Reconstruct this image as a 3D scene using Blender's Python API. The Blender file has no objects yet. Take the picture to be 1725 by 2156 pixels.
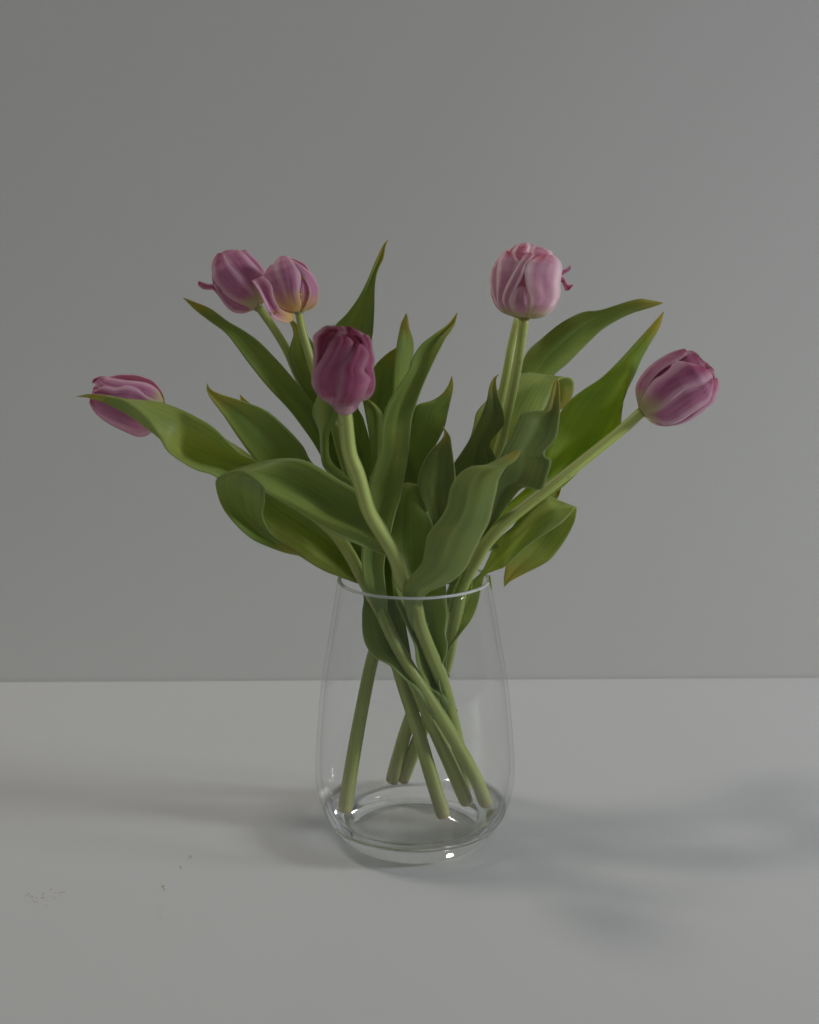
import bpy, math, random
from mathutils import Vector, Matrix, noise
random.seed(4)
scene = bpy.context.scene
col = scene.collection

# ------------------------------------------------------------------ camera
FP = 2462.0                       # focal length in units of the 1725 x 2156 view
CAM_D, CAM_H = 0.80, 0.400        # metres in front of the vase axis, above the table
PITCH, ROLL = math.radians(11.25), math.radians(0.30)
cam_d = bpy.data.cameras.new('camera')
cam = bpy.data.objects.new('camera', cam_d); col.objects.link(cam)
cam_d.sensor_fit = 'VERTICAL'; cam_d.sensor_height = 36.0
cam_d.lens = 36.0 * FP / 2156.0
cam_d.clip_start = 0.01; cam_d.clip_end = 50
CAM = Vector((0, -CAM_D, CAM_H))
ROT = Matrix.Rotation(math.pi/2 - PITCH, 3, 'X') @ Matrix.Rotation(-ROLL, 3, 'Z')
cam.matrix_world = Matrix.Translation(CAM) @ ROT.to_4x4()
cam_d.dof.use_dof = True; cam_d.dof.focus_distance = 0.85; cam_d.dof.aperture_fstop = 6.3
scene.camera = cam

# ------------------------------------------------------------------ light
world = bpy.data.worlds.new('World'); scene.world = world; world.use_nodes = True
bg = world.node_tree.nodes['Background']
bg.inputs[0].default_value = (0.93, 0.97, 1.0, 1); bg.inputs[1].default_value = 0.16

def area(name, loc, target, sx, sy, power, color):
    d = bpy.data.lights.new(name, 'AREA'); d.shape = 'ELLIPSE'; d.size = sx; d.size_y = sy
    d.energy = power; d.color = color
    o = bpy.data.objects.new(name, d); col.objects.link(o)
    o.location = loc
    o.rotation_euler = (Vector(target) - Vector(loc)).to_track_quat('-Z', 'Y').to_euler()
    return o
# warm lamp high up on one side, cool window low on the other side
area('warm_ceiling_lamp', (-1.05, 0.12, 2.45), (0, 0, 0.2), 0.36, 0.36, 11, (1.0, 0.92, 0.83))
win = area('window_light', (2.6, -0.62, 0.95), (-0.25, 0.25, 0.0), 0.5, 0.5, 3.8, (0.90, 0.96, 1.0))
win.data.spread = math.radians(60)

vs = scene.view_settings
vs.view_transform = 'Standard'; vs.look = 'None'; vs.gamma = 1.0; vs.exposure = -0.04
vs.use_curve_mapping = False
cy = scene.cycles
cy.use_denoising = True
cy.max_bounces = 20; cy.transmission_bounces = 16; cy.transparent_max_bounces = 16
cy.diffuse_bounces = 6; cy.glossy_bounces = 8
cy.caustics_refractive = True; cy.caustics_reflective = True; cy.blur_glossy = 0.4
cy.sample_clamp_indirect = 60.0

# ------------------------------------------------------------------ pixel helpers
CROPS = {'P': (0, 0, 3245/1725), 'R1': (250, 900, 1000/1725), 'R2': (1050, 900, 1000/1725),
         'R3': (1850, 900, 1050/1725), 'R4': (700, 1700, 1000/1725), 'R5': (1400, 1700, 1000/1725),
         'R6': (1200, 2200, 900/1725), 'R7': (1200, 2700, 900/1725), 'H23': (780, 950, 500/1725),
         'H4': (1200, 1250, 400/1725), 'H5': (1900, 930, 400/1725), 'H6': (2480, 1350, 400/1725),
         'H1': (290, 1450, 600/1725), 'C1': (1150, 1550, 600/1725), 'C2': (1550, 1450, 700/1725),
         'C3': (1750, 1850, 600/1725)}
K = 1725/3245
def toP(c, x, y):
    ox, oy, s = CROPS[c]
    return ((ox + x*s)*K, (oy + y*s)*K)
def ray(px, py):
    return ROT @ Vector(((px - 862.5)/FP, -(py - 1078.0)/FP, -1.0))
def at(px, py, Y):                # the point seen at a pixel on the vertical plane at depth Y
    r = ray(px, py); return CAM + r*((Y + CAM_D)/r.y)
def at_z(px, py, z):              # the same on a horizontal plane
    r = ray(px, py); return CAM + r*((z - CAM_H)/r.z)

VX = at(874, 1620, 0.0).x           # vase axis

def catmull(p, t):
    """p: list of equal-length tuples, t in 0..len-1"""
    n = len(p); i = min(int(t), n-2); f = t - i
    a = p[max(i-1, 0)]; b = p[i]; c = p[i+1]; d = p[min(i+2, n-1)]
    if i == 0: a = [2*b[k]-c[k] for k in range(len(b))]
    if i+2 > n-1: d = [2*c[k]-b[k] for k in range(len(b))]
    f2 = f*f; f3 = f2*f
    return [0.5*(2*b[k] + (c[k]-a[k])*f + (2*a[k]-5*b[k]+4*c[k]-d[k])*f2 + (3*b[k]-a[k]-3*c[k]+d[k])*f3) for k in range(len(b))]

# ------------------------------------------------------------------ materials
def new_mat(name):
    m = bpy.data.materials.new(name); m.use_nodes = True
    nt = m.node_tree; nt.nodes.clear()
    return m, nt, nt.nodes, nt.links
def nd(ns, kind, **kw):
    n = ns.new(kind)
    for k, v in kw.items(): setattr(n, k, v)
    return n
def ramp(ns, stops, interp='LINEAR'):
    n = ns.new('ShaderNodeValToRGB'); cr = n.color_ramp; cr.interpolation = interp
    while len(cr.elements) < len(stops): cr.elements.new(0.5)
    for e, (p, c) in zip(cr.elements, stops):
        e.position = p; e.color = (c if isinstance(c, tuple) else (c, c, c)) + (1,)
    return n
def mixc(ns, ls, fac, a, b, blend='MIX'):
    n = ns.new('ShaderNodeMix'); n.data_type = 'RGBA'; n.blend_type = blend
    for sock, v in ((n.inputs[0], fac), (n.inputs[6], a), (n.inputs[7], b)):
        if hasattr(v, 'is_output'): ls.new(v, sock)
        elif isinstance(v, tuple): sock.default_value = v + (1,)
        else: sock.default_value = v
    return n.outputs[2]
def uvs(ns, ls, sx, sy, tex='NOISE', detail=4.0, rough=0.55):
    uv = ns.new('ShaderNodeUVMap'); uv.uv_map = 'UVMap'
    mp = ns.new('ShaderNodeMapping'); mp.inputs['Scale'].default_value = (sx, sy, 1)
    oi = ns.new('ShaderNodeObjectInfo')
    mu = nd(ns, 'ShaderNodeMath', operation='MULTIPLY'); mu.inputs[1].default_value = 37.0
    ls.new(oi.outputs['Random'], mu.inputs[0])
    cb = ns.new('ShaderNodeCombineXYZ'); ls.new(mu.outputs[0], cb.inputs[0]); ls.new(mu.outputs[0], cb.inputs[1])
    ls.new(uv.outputs[0], mp.inputs[0]); ls.new(cb.outputs[0], mp.inputs['Location'])
    t = ns.new('ShaderNodeTexNoise'); t.inputs['Scale'].default_value = 1.0
    t.inputs['Detail'].default_value = detail; t.inputs['Roughness'].default_value = rough
    ls.new(mp.outputs[0], t.inputs['Vector'])
    return t.outputs[0]
def sep_uv(ns, ls):
    uv = ns.new('ShaderNodeUVMap'); uv.uv_map = 'UVMap'
    s = ns.new('ShaderNodeSeparateXYZ'); ls.new(uv.outputs[0], s.inputs[0]); return s
def edge_dist(ns, ls, u):          # |2u-1|
    a = nd(ns, 'ShaderNodeMath', operation='MULTIPLY_ADD'); a.inputs[1].default_value = 2; a.inputs[2].default_value = -1
    ls.new(u, a.inputs[0]); b = nd(ns, 'ShaderNodeMath', operation='ABSOLUTE'); ls.new(a.outputs[0], b.inputs[0])
    return b.outputs[0]

def leaf_material(name, dark, light, tip, transl, trans_w):
    m, nt, ns, ls = new_mat(name)
    s = sep_uv(ns, ls); u, v = s.outputs[0], s.outputs[1]
    streak = uvs(ns, ls, 26, 1.2, detail=5); blot = uvs(ns, ls, 2.4, 5.0, detail=3)
    r1 = ramp(ns, [(0.3, 0.0), (0.7, 1.0)]); ls.new(streak, r1.inputs[0])
    c = mixc(ns, ls, r1.outputs[0], dark, light)
    r2 = ramp(ns, [(0.35, 0.0), (0.7, 0.75)]); ls.new(blot, r2.inputs[0])
    yl = tuple(a*b for a, b in zip(light, (1.25, 1.08, 0.75)))
    c = mixc(ns, ls, r2.outputs[0], c, yl)
    # pale waxy bloom towards the base, yellow and brown at the very tip
    rb = ramp(ns, [(0.0, 0.75), (0.22, 0.15), (0.5, 0.0)]); ls.new(v, rb.inputs[0])
    c = mixc(ns, ls, rb.outputs[0], c, (0.24, 0.33, 0.12))
    e = edge_dist(ns, ls, u)
    re = ramp(ns, [(0.93, 0.0), (1.0, 0.6)]); ls.new(e, re.inputs[0])
    c = mixc(ns, ls, re.outputs[0], c, (0.36, 0.42, 0.18))
    ad = nd(ns, 'ShaderNodeMath', operation='MULTIPLY_ADD'); ls.new(blot, ad.inputs[0]); ad.inputs[1].default_value = 0.05; ls.new(v, ad.inputs[2])
    rt = ramp(ns, [(0.92, 0.0), (0.985, 0.85)]); ls.new(ad.outputs[0], rt.inputs[0])
    c = mixc(ns, ls, rt.outputs[0], c, tip)
    rt2 = ramp(ns, [(1.0, 0.0), (1.018, 0.9)]); ls.new(ad.outputs[0], rt2.inputs[0])
    c = mixc(ns, ls, rt2.outputs[0], c, (0.09, 0.045, 0.02))
    p = ns.new('ShaderNodeBsdfPrincipled'); ls.new(c, p.inputs['Base Color'])
    p.inputs['Roughness'].default_value = 0.48; p.inputs['Specular IOR Level'].default_value = 0.38
    p.inputs['Sheen Weight'].default_value = 0.12; p.inputs['Sheen Roughness'].default_value = 0.6
    bp = ns.new('ShaderNodeBump'); bp.inputs['Strength'].default_value = 0.22; bp.inputs['Distance'].default_value = 0.0006
    fine = uvs(ns, ls, 60, 0.8, detail=2); ls.new(fine, bp.inputs['Height']); ls.new(bp.outputs[0], p.inputs['Normal'])
    t = ns.new('ShaderNodeBsdfTranslucent')
    ct = mixc(ns, ls, 1.0, c, transl, 'MULTIPLY'); ls.new(ct, t.inputs[0])
    mx = ns.new('ShaderNodeMixShader'); mx.inputs[0].default_value = trans_w
    ls.new(p.outputs[0], mx.inputs[1]); ls.new(t.outputs[0], mx.inputs[2])
    o = ns.new('ShaderNodeOutputMaterial'); ls.new(mx.outputs[0], o.inputs[0])
    return m
TIP = (0.42, 0.37, 0.060)
M_LEAF = leaf_material('leaf_green', (0.175, 0.25, 0.040), (0.265, 0.36, 0.080), TIP, (1.9, 1.9, 1.0), 0.30)
M_LEAF_WAXY = leaf_material('leaf_waxy_grey_green', (0.19, 0.26, 0.068), (0.265, 0.345, 0.105), TIP, (2.2, 2.3, 1.3), 0.25)
M_LEAF_BRIGHT = leaf_material('leaf_yellow_green', (0.17, 0.27, 0.026), (0.28, 0.40, 0.065), TIP, (2.4, 2.2, 1.0), 0.48)

M_LEAF_DARK = leaf_material('leaf_dark_blue_green', (0.135, 0.19, 0.042), (0.20, 0.265, 0.068), TIP, (1.7, 1.8, 1.0), 0.25)
M_LEAF_PALE = leaf_material('leaf_pale_green', (0.26, 0.345, 0.090), (0.38, 0.47, 0.15), TIP, (1.7, 1.65, 0.9), 0.42)
def stem_material(name, lo, hi):
    m, nt, ns, ls = new_mat(name)
    s = sep_uv(ns, ls)
    n1 = uvs(ns, ls, 9, 3, detail=5); n2 = uvs(ns, ls, 3, 40, detail=3)
    r = ramp(ns, [(0.0, (0.60, 0.54, 0.28)), (0.018, (0.46, 0.46, 0.20)), (0.10, lo), (0.55, lo), (0.9, hi), (1.0, hi)]); ls.new(s.outputs[1], r.inputs[0])
    rr = ramp(ns, [(0.35, 0.78), (0.7, 1.18)]); ls.new(n1, rr.inputs[0])
    c = mixc(ns, ls, 1.0, r.outputs[0], rr.outputs[0], 'MULTIPLY')
    rs = ramp(ns, [(0.66, 0.0), (0.76, 0.55)]); ls.new(n2, rs.inputs[0])
    c = mixc(ns, ls, rs.outputs[0], c, (0.20, 0.15, 0.06))
    p = ns.new('ShaderNodeBsdfPrincipled'); ls.new(c, p.inputs['Base Color'])
    p.inputs['Roughness'].default_value = 0.42; p.inputs['Subsurface Weight'].default_value = 0.15
    p.inputs['Subsurface Radius'].default_value = (0.003, 0.004, 0.001); p.inputs['Subsurface Scale'].default_value = 1.0
    o = ns.new('ShaderNodeOutputMaterial'); ls.new(p.outputs[0], o.inputs[0])
    return m
M_STEM = stem_material('stem_green', (0.34, 0.40, 0.10), (0.47, 0.54, 0.145))

def petal_material(name, base, mid, deep, pale, tip, pale_w=0.6, base_len=0.15):
    m, nt, ns, ls = new_mat(name)
    s = sep_uv(ns, ls); u, v = s.outputs[0], s.outputs[1]
    streak = uvs(ns, ls, 8, 0.6, detail=6, rough=0.62); blot = uvs(ns, ls, 1.6, 2.2, detail=3)
    fine = uvs(ns, ls, 55, 1.4, detail=3)
    r1 = ramp(ns, [(0.32, 0.0), (0.68, 1.0)]); ls.new(blot, r1.inputs[0])
    c = mixc(ns, ls, r1.outputs[0], mid, deep)
    r2 = ramp(ns, [(0.50, 0.0), (0.85, 0.28)]); ls.new(streak, r2.inputs[0])
    c = mixc(ns, ls, r2.outputs[0], c, pale)
    e = edge_dist(ns, ls, u)
    ae = nd(ns, 'ShaderNodeMath', operation='MULTIPLY_ADD'); ls.new(blot, ae.inputs[0]); ae.inputs[1].default_value = 0.5; ls.new(e, ae.inputs[2])
    re = ramp(ns, [(0.70, 0.0), (1.22, pale_w)]); ls.new(ae.outputs[0], re.inputs[0])
    c = mixc(ns, ls, re.outputs[0], c, pale)
    av = nd(ns, 'ShaderNodeMath', operation='MULTIPLY_ADD'); ls.new(streak, av.inputs[0]); av.inputs[1].default_value = -0.16; ls.new(v, av.inputs[2])
    rb = ramp(ns, [(0.0, 1.0), (base_len*0.3, 0.75), (base_len, 0.0)]); ls.new(av.outputs[0], rb.inputs[0])
    c = mixc(ns, ls, rb.outputs[0], c, base)
    rt = ramp(ns, [(0.78, 0.0), (0.93, 0.75)]); ls.new(av.outputs[0], rt.inputs[0])
    rt.color_ramp.elements[0].position = 0.66; rt.color_ramp.elements[1].position = 0.86
    rm = ramp(ns, [(0.40, 0.15), (0.58, 1.0)]); ls.new(blot, rm.inputs[0])
    tf = nd(ns, 'ShaderNodeMath', operation='MULTIPLY'); ls.new(rt.outputs[0], tf.inputs[0]); ls.new(rm.outputs[0], tf.inputs[1])
    c = mixc(ns, ls, tf.outputs[0], c, tip)
    p = ns.new('ShaderNodeBsdfPrincipled'); ls.new(c, p.inputs['Base Color'])
    p.inputs['Roughness'].default_value = 0.55; p.inputs['Specular IOR Level'].default_value = 0.3
    p.inputs['Sheen Weight'].default_value = 0.25; p.inputs['Sheen Roughness'].default_value = 0.4
    bp = ns.new('ShaderNodeBump'); bp.inputs['Strength'].default_value = 0.35; bp.inputs['Distance'].default_value = 0.0006
    ls.new(fine, bp.inputs['Height']); ls.new(bp.outputs[0], p.inputs['Normal'])
    t = ns.new('ShaderNodeBsdfTranslucent'); ct = mixc(ns, ls, 1.0, c, (1.5, 1.15, 1.25), 'MULTIPLY'); ls.new(ct, t.inputs[0])
    mx = ns.new('ShaderNodeMixShader'); mx.inputs[0].default_value = 0.34
    ls.new(p.outputs[0], mx.inputs[1]); ls.new(t.outputs[0], mx.inputs[2])
    o = ns.new('ShaderNodeOutputMaterial'); ls.new(mx.outputs[0], o.inputs[0])
    return m
CREAM = (0.62, 0.58, 0.32)
M_PET_MAUVE = petal_material('petal_mauve', CREAM, (0.66, 0.31, 0.48), (0.48, 0.15, 0.29), (0.82, 0.60, 0.69), (0.48, 0.025, 0.10), 0.7)
M_PET_DARK = petal_material('petal_dark_magenta', (0.62, 0.40, 0.43), (0.53, 0.165, 0.305), (0.38, 0.065, 0.155), (0.70, 0.42, 0.51), (0.26, 0.012, 0.055), 0.42)
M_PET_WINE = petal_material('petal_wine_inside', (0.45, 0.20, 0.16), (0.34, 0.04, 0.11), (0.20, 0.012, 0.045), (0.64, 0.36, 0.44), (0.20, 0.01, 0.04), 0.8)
M_PET_PALE = petal_material('petal_pale_pink', CREAM, (0.76, 0.50, 0.60), (0.60, 0.28, 0.41), (0.92, 0.82, 0.84), (0.62, 0.08, 0.17), 1.0)
M_PET_FRILL = petal_material('petal_frill', (0.62, 0.24, 0.32), (0.72, 0.38, 0.49), (0.56, 0.10, 0.21), (0.92, 0.80, 0.83), (0.84, 0.64, 0.70), 1.0)
M_PET_OPEN = petal_material('petal_mauve_yellow_base', (0.80, 0.64, 0.26), (0.69, 0.36, 0.53), (0.55, 0.21, 0.35), (0.85, 0.66, 0.74), (0.78, 0.54, 0.62), 0.75, 0.30)

def simple(name, c, rough=0.6):
    m, nt, ns, ls = new_mat(name)
    p = ns.new('ShaderNodeBsdfPrincipled')
    t = ns.new('ShaderNodeTexNoise'); t.inputs['Scale'].default_value = 400
    r = ramp(ns, [(0.3, tuple(x*0.7 for x in c)), (0.7, c)]); ls.new(t.outputs[0], r.inputs[0])
    ls.new(r.outputs[0], p.inputs['Base Color']); p.inputs['Roughness'].default_value = rough
    o = ns.new('ShaderNodeOutputMaterial'); ls.new(p.outputs[0], o.inputs[0]); return m
M_POLLEN = simple('pollen_yellow', (0.62, 0.46, 0.14))
M_STAMEN = simple('stamen_yellow', (0.62, 0.36, 0.02))
M_CORE = simple('flower_core_green', (0.34, 0.36, 0.14))

def surface_mat(name, c1, c2, scale, rough, bump, dist=0.0004, spec=0.4):
    m, nt, ns, ls = new_mat(name)
    tc = ns.new('ShaderNodeTexCoord')
    t = ns.new('ShaderNodeTexNoise'); t.inputs['Scale'].default_value = scale; t.inputs['Detail'].default_value = 6
    ls.new(tc.outputs['Object'], t.inputs['Vector'])
    r = ramp(ns, [(0.3, c1), (0.7, c2)]); ls.new(t.outputs[0], r.inputs[0])
    p = ns.new('ShaderNodeBsdfPrincipled'); ls.new(r.outputs[0], p.inputs['Base Color'])
    t2 = ns.new('ShaderNodeTexNoise'); t2.inputs['Scale'].default_value = 260; t2.inputs['Detail'].default_value = 4
    ls.new(tc.outputs['Object'], t2.inputs['Vector'])
    b = ns.new('ShaderNodeBump'); b.inputs['Strength'].default_value = bump; b.inputs['Distance'].default_value = dist
    ls.new(t2.outputs[0], b.inputs['Height']); ls.new(b.outputs[0], p.inputs['Normal'])
    p.inputs['Roughness'].default_value = rough; p.inputs['Specular IOR Level'].default_value = spec
    o = ns.new('ShaderNodeOutputMaterial'); ls.new(p.outputs[0], o.inputs[0]); return m
M_TABLE = surface_mat('table_white_laminate', (0.69, 0.69, 0.685), (0.71, 0.71, 0.705), 3.0, 0.5, 0.08)
M_WALL = surface_mat('wall_pale_grey_paint', (0.68, 0.665, 0.64), (0.695, 0.68, 0.655), 2.0, 0.85, 0.25)

def glass():
    # solid refracting glass in the thick ring at the foot; thin wall and flat floor reflect and let light straight through
    m, nt, ns, ls = new_mat('clear_glass')
    g = ns.new('ShaderNodeBsdfGlass'); g.inputs['IOR'].default_value = 1.47; g.inputs['Roughness'].default_value = 0.0
    g.inputs['Color'].default_value = (0.985, 0.99, 0.987, 1)
    lw = ns.new('ShaderNodeLayerWeight'); lw.inputs['Blend'].default_value = 0.5
    pw = nd(ns, 'ShaderNodeMath', operation='POWER'); ls.new(lw.outputs['Facing'], pw.inputs[0]); pw.inputs[1].default_value = 5.2
    fr = nd(ns, 'ShaderNodeMath', operation='MULTIPLY_ADD'); ls.new(pw.outputs[0], fr.inputs[0]); fr.inputs[1].default_value = 0.6; fr.inputs[2].default_value = 0.03
    tr = ns.new('ShaderNodeBsdfTransparent'); tr.inputs[0].default_value = (0.992, 0.994, 0.993, 1)
    gl = ns.new('ShaderNodeBsdfGlossy'); gl.inputs['Roughness'].default_value = 0.015
    mx = ns.new('ShaderNodeMixShader'); ls.new(fr.outputs[0], mx.inputs[0]); ls.new(tr.outputs[0], mx.inputs[1]); ls.new(gl.outputs[0], mx.inputs[2])
    geo = ns.new('ShaderNodeNewGeometry'); sz = ns.new('ShaderNodeSeparateXYZ'); ls.new(geo.outputs['Position'], sz.inputs[0])
    mz = ns.new('ShaderNodeMapRange'); mz.inputs['From Min'].default_value = 0.019; mz.inputs['From Max'].default_value = 0.023
    ls.new(sz.outputs[2], mz.inputs['Value'])
    dx = nd(ns, 'ShaderNodeMath', operation='SUBTRACT'); ls.new(sz.outputs[0], dx.inputs[0]); dx.inputs[1].default_value = VX
    hy = nd(ns, 'ShaderNodeMath', operation='POWER'); ls.new(dx.outputs[0], hy.inputs[0]); hy.inputs[1].default_value = 2
    hz = nd(ns, 'ShaderNodeMath', operation='POWER'); ls.new(sz.outputs[1], hz.inputs[0]); hz.inputs[1].default_value = 2
    sm = nd(ns, 'ShaderNodeMath', operation='ADD'); ls.new(hy.outputs[0], sm.inputs[0]); ls.new(hz.outputs[0], sm.inputs[1])
    sq = nd(ns, 'ShaderNodeMath', operation='SQRT'); ls.new(sm.outputs[0], sq.inputs[0])
    mc = ns.new('ShaderNodeMapRange'); mc.inputs['From Min'].default_value = 0.0475; mc.inputs['From Max'].default_value = 0.0455
    ls.new(sq.outputs[0], mc.inputs['Value'])
    mr = nd(ns, 'ShaderNodeMath', operation='MAXIMUM'); ls.new(mz.outputs[0], mr.inputs[0]); ls.new(mc.outputs[0], mr.inputs[1])
    m2 = ns.new('ShaderNodeMixShader'); ls.new(mr.outputs[0], m2.inputs[0]); ls.new(g.outputs[0], m2.inputs[1]); ls.new(mx.outputs[0], m2.inputs[2])
    o = ns.new('ShaderNodeOutputMaterial'); ls.new(m2.outputs[0], o.inputs[0]); return m
M_GLASS = glass()
def frost():
    m, nt, ns, ls = new_mat('ground_glass_lip')
    p = ns.new('ShaderNodeBsdfPrincipled'); p.inputs['Base Color'].default_value = (0.86, 0.87, 0.86, 1)
    p.inputs['Roughness'].default_value = 0.5; p.inputs['Transmission Weight'].default_value = 0.35; p.inputs['IOR'].default_value = 1.47
    o = ns.new('ShaderNodeOutputMaterial'); ls.new(p.outputs[0], o.inputs[0]); return m
M_FROST = frost()

# ------------------------------------------------------------------ mesh helpers
def link(name, verts, faces, mat, parent=None, uvmap=None, smooth=True):
    me = bpy.data.meshes.new(name); me.from_pydata([tuple(v) for v in verts], [], faces)
    if uvmap:
        l = me.uv_layers.new(name='UVMap')
        for lp in me.loops: l.data[lp.index].uv = uvmap[lp.vertex_index]
    if smooth: me.polygons.foreach_set('use_smooth', [True]*len(me.polygons))
    me.materials.append(mat); me.update()
    o = bpy.data.objects.new(name, me); col.objects.link(o)
    if parent:
        o.parent = parent; o.matrix_parent_inverse = Matrix.Identity(4)
        w = Matrix.Identity(4); p = parent
        while p: w = Matrix.Translation(-Vector(p.location)) @ w; p = p.parent
        me.transform(w)
    return o
def solid(o, th):
    md = o.modifiers.new('thickness', 'SOLIDIFY'); md.thickness = th; md.offset = 0.0
    md.use_even_offset = False; return o
def box(name, lo, hi, mat, bevel=0.0):
    x0, y0, z0 = lo; x1, y1, z1 = hi
    v = [(x0,y0,z0),(x1,y0,z0),(x1,y1,z0),(x0,y1,z0),(x0,y0,z1),(x1,y0,z1),(x1,y1,z1),(x0,y1,z1)]
    f = [(0,3,2,1),(4,5,6,7),(0,1,5,4),(1,2,6,5),(2,3,7,6),(3,0,4,7)]
    o = link(name, v, f, mat, smooth=False)
    if bevel:
        b = o.modifiers.new('bevel', 'BEVEL'); b.width = bevel; b.segments = 3
    return o

# ------------------------------------------------------------------ setting
TY = at_z(862, 1430.5, 0.0).y                 # back edge of the table
table = box('table', (-1.1, -1.05, -0.035), (1.1, TY, 0.0), M_TABLE, 0.0018)
table['kind'] = 'structure'
wall = box('wall', (-2.2, TY + 0.0008, -0.75), (2.2, TY + 0.12, 1.9), M_WALL)
wall['kind'] = 'structure'

# ------------------------------------------------------------------ vase
def half(px_half, py): return (at(874 + px_half, py, 0).x - at(874 - px_half, py, 0).x)/2
sil = [(1219, 161.5), (1262, 168), (1310, 176), (1364, 184.5), (1436, 196.5), (1530, 205), (1602, 209), (1640, 207.5), (1672, 200), (1700, 188), (1722, 174), (1740, 158)]
prof = [(half(h, y), at(874, y, 0).z) for y, h in sil]
ZT = prof[0][1]
zlow = prof[-1][1]
outer = prof[:-1] + [(prof[-1][0]*1.0, zlow)]
rb = prof[-1][0]
outer += [(0.0515, 0.0022), (0.0480, 0.0008), (0.0455, 0.0002), (0.0425, 0.0003), (0.0385, 0.0014), (0.028, 0.0024), (0.0, 0.0028)]
WT = 0.0028; FLOOR = 0.0155
inner = [(r - WT, z) for r, z in prof if z > 0.055]
inner += [(0.0690, 0.046), (0.0674, 0.0365), (0.0646, 0.0280), (0.0608, 0.0218), (0.0568, 0.0180), (0.0532, 0.0162), (0.0500, 0.0155), (0.038, 0.0152), (0.018, 0.0150), (0.0, 0.0150)]
def dense(pts, n=5):
    out = []
    for i in range((len(pts)-1)*n + 1): out.append(tuple(catmull(pts, i/n)))
    return out
o_d = dense(outer); i_d = dense(inner)
lip = []
loop = [(max(r, 0), z) for r, z in (o_d[::-1] + lip + i_d)]
NS = 128
verts, faces = [], []
ring = []
for r, z in loop:
    if r < 1e-5: ring.append([len(verts)]); verts.append((VX, 0, z))
    else:
        ring.append(list(range(len(verts), len(verts)+NS)))
        verts += [(VX + r*math.cos(2*math.pi*k/NS), r*math.sin(2*math.pi*k/NS), z) for k in range(NS)]
for a, b in zip(ring[:-1], ring[1:]):
    for k in range(NS):
        k2 = (k+1) % NS
        if len(a) == 1: faces.append((a[0], b[k2], b[k]))
        elif len(b) == 1: faces.append((a[k], a[k2], b[0]))
        else: faces.append((a[k], a[k2], b[k2], b[k]))
vase = link('glass_vase', verts, faces, M_GLASS)
vase['label'] = 'clear glass teardrop vase with thick base standing on the white table'
vase['category'] = 'vase'
# ground, slightly frosted lip
ro, rI = o_d[0][0], i_d[0][0]
lp = [(ro, ZT - 0.0002), (ro, ZT + 0.0005), (ro - 0.0003, ZT + 0.0010), (ro - 0.0009, ZT + 0.0012), (rI + 0.0008, ZT + 0.0012), (rI + 0.0002, ZT + 0.0009), (rI, ZT + 0.0004), (rI, ZT - 0.0002)]
V, F = [], []
for r, z in lp: V += [(VX + r*math.cos(2*math.pi*k/NS), r*math.sin(2*math.pi*k/NS), z) for k in range(NS)]
for i in range(len(lp)):
    j = (i+1) % len(lp)
    for k in range(NS): F.append((i*NS+k, i*NS+(k+1) % NS, j*NS+(k+1) % NS, j*NS+k))
rim = link('rim', V, F, M_FROST, vase)
def rin(z):
    if z > ZT: return 9
    for (r0, z0), (r1, z1) in zip(i_d[:-1], i_d[1:]):
        if z1 <= z <= z0: return r1 + (r0-r1)*(z-z1)/max(z0-z1, 1e-6)
    return i_d[-4][0] if z < FLOOR else 9
def keep_in(p, rad):
    if p.z < FLOOR + rad*0.35: p.z = FLOOR + rad*0.35
    if p.z < ZT + 0.004:
        m = rin(min(max(p.z, FLOOR), ZT - 0.0005)) - rad*0.7 - 0.0004
        q = Vector((p.x - VX, p.y)); r = q.length
        if r > m: p.x = VX + q.x*m/r; p.y = q.y*m/r
    return p

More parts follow.
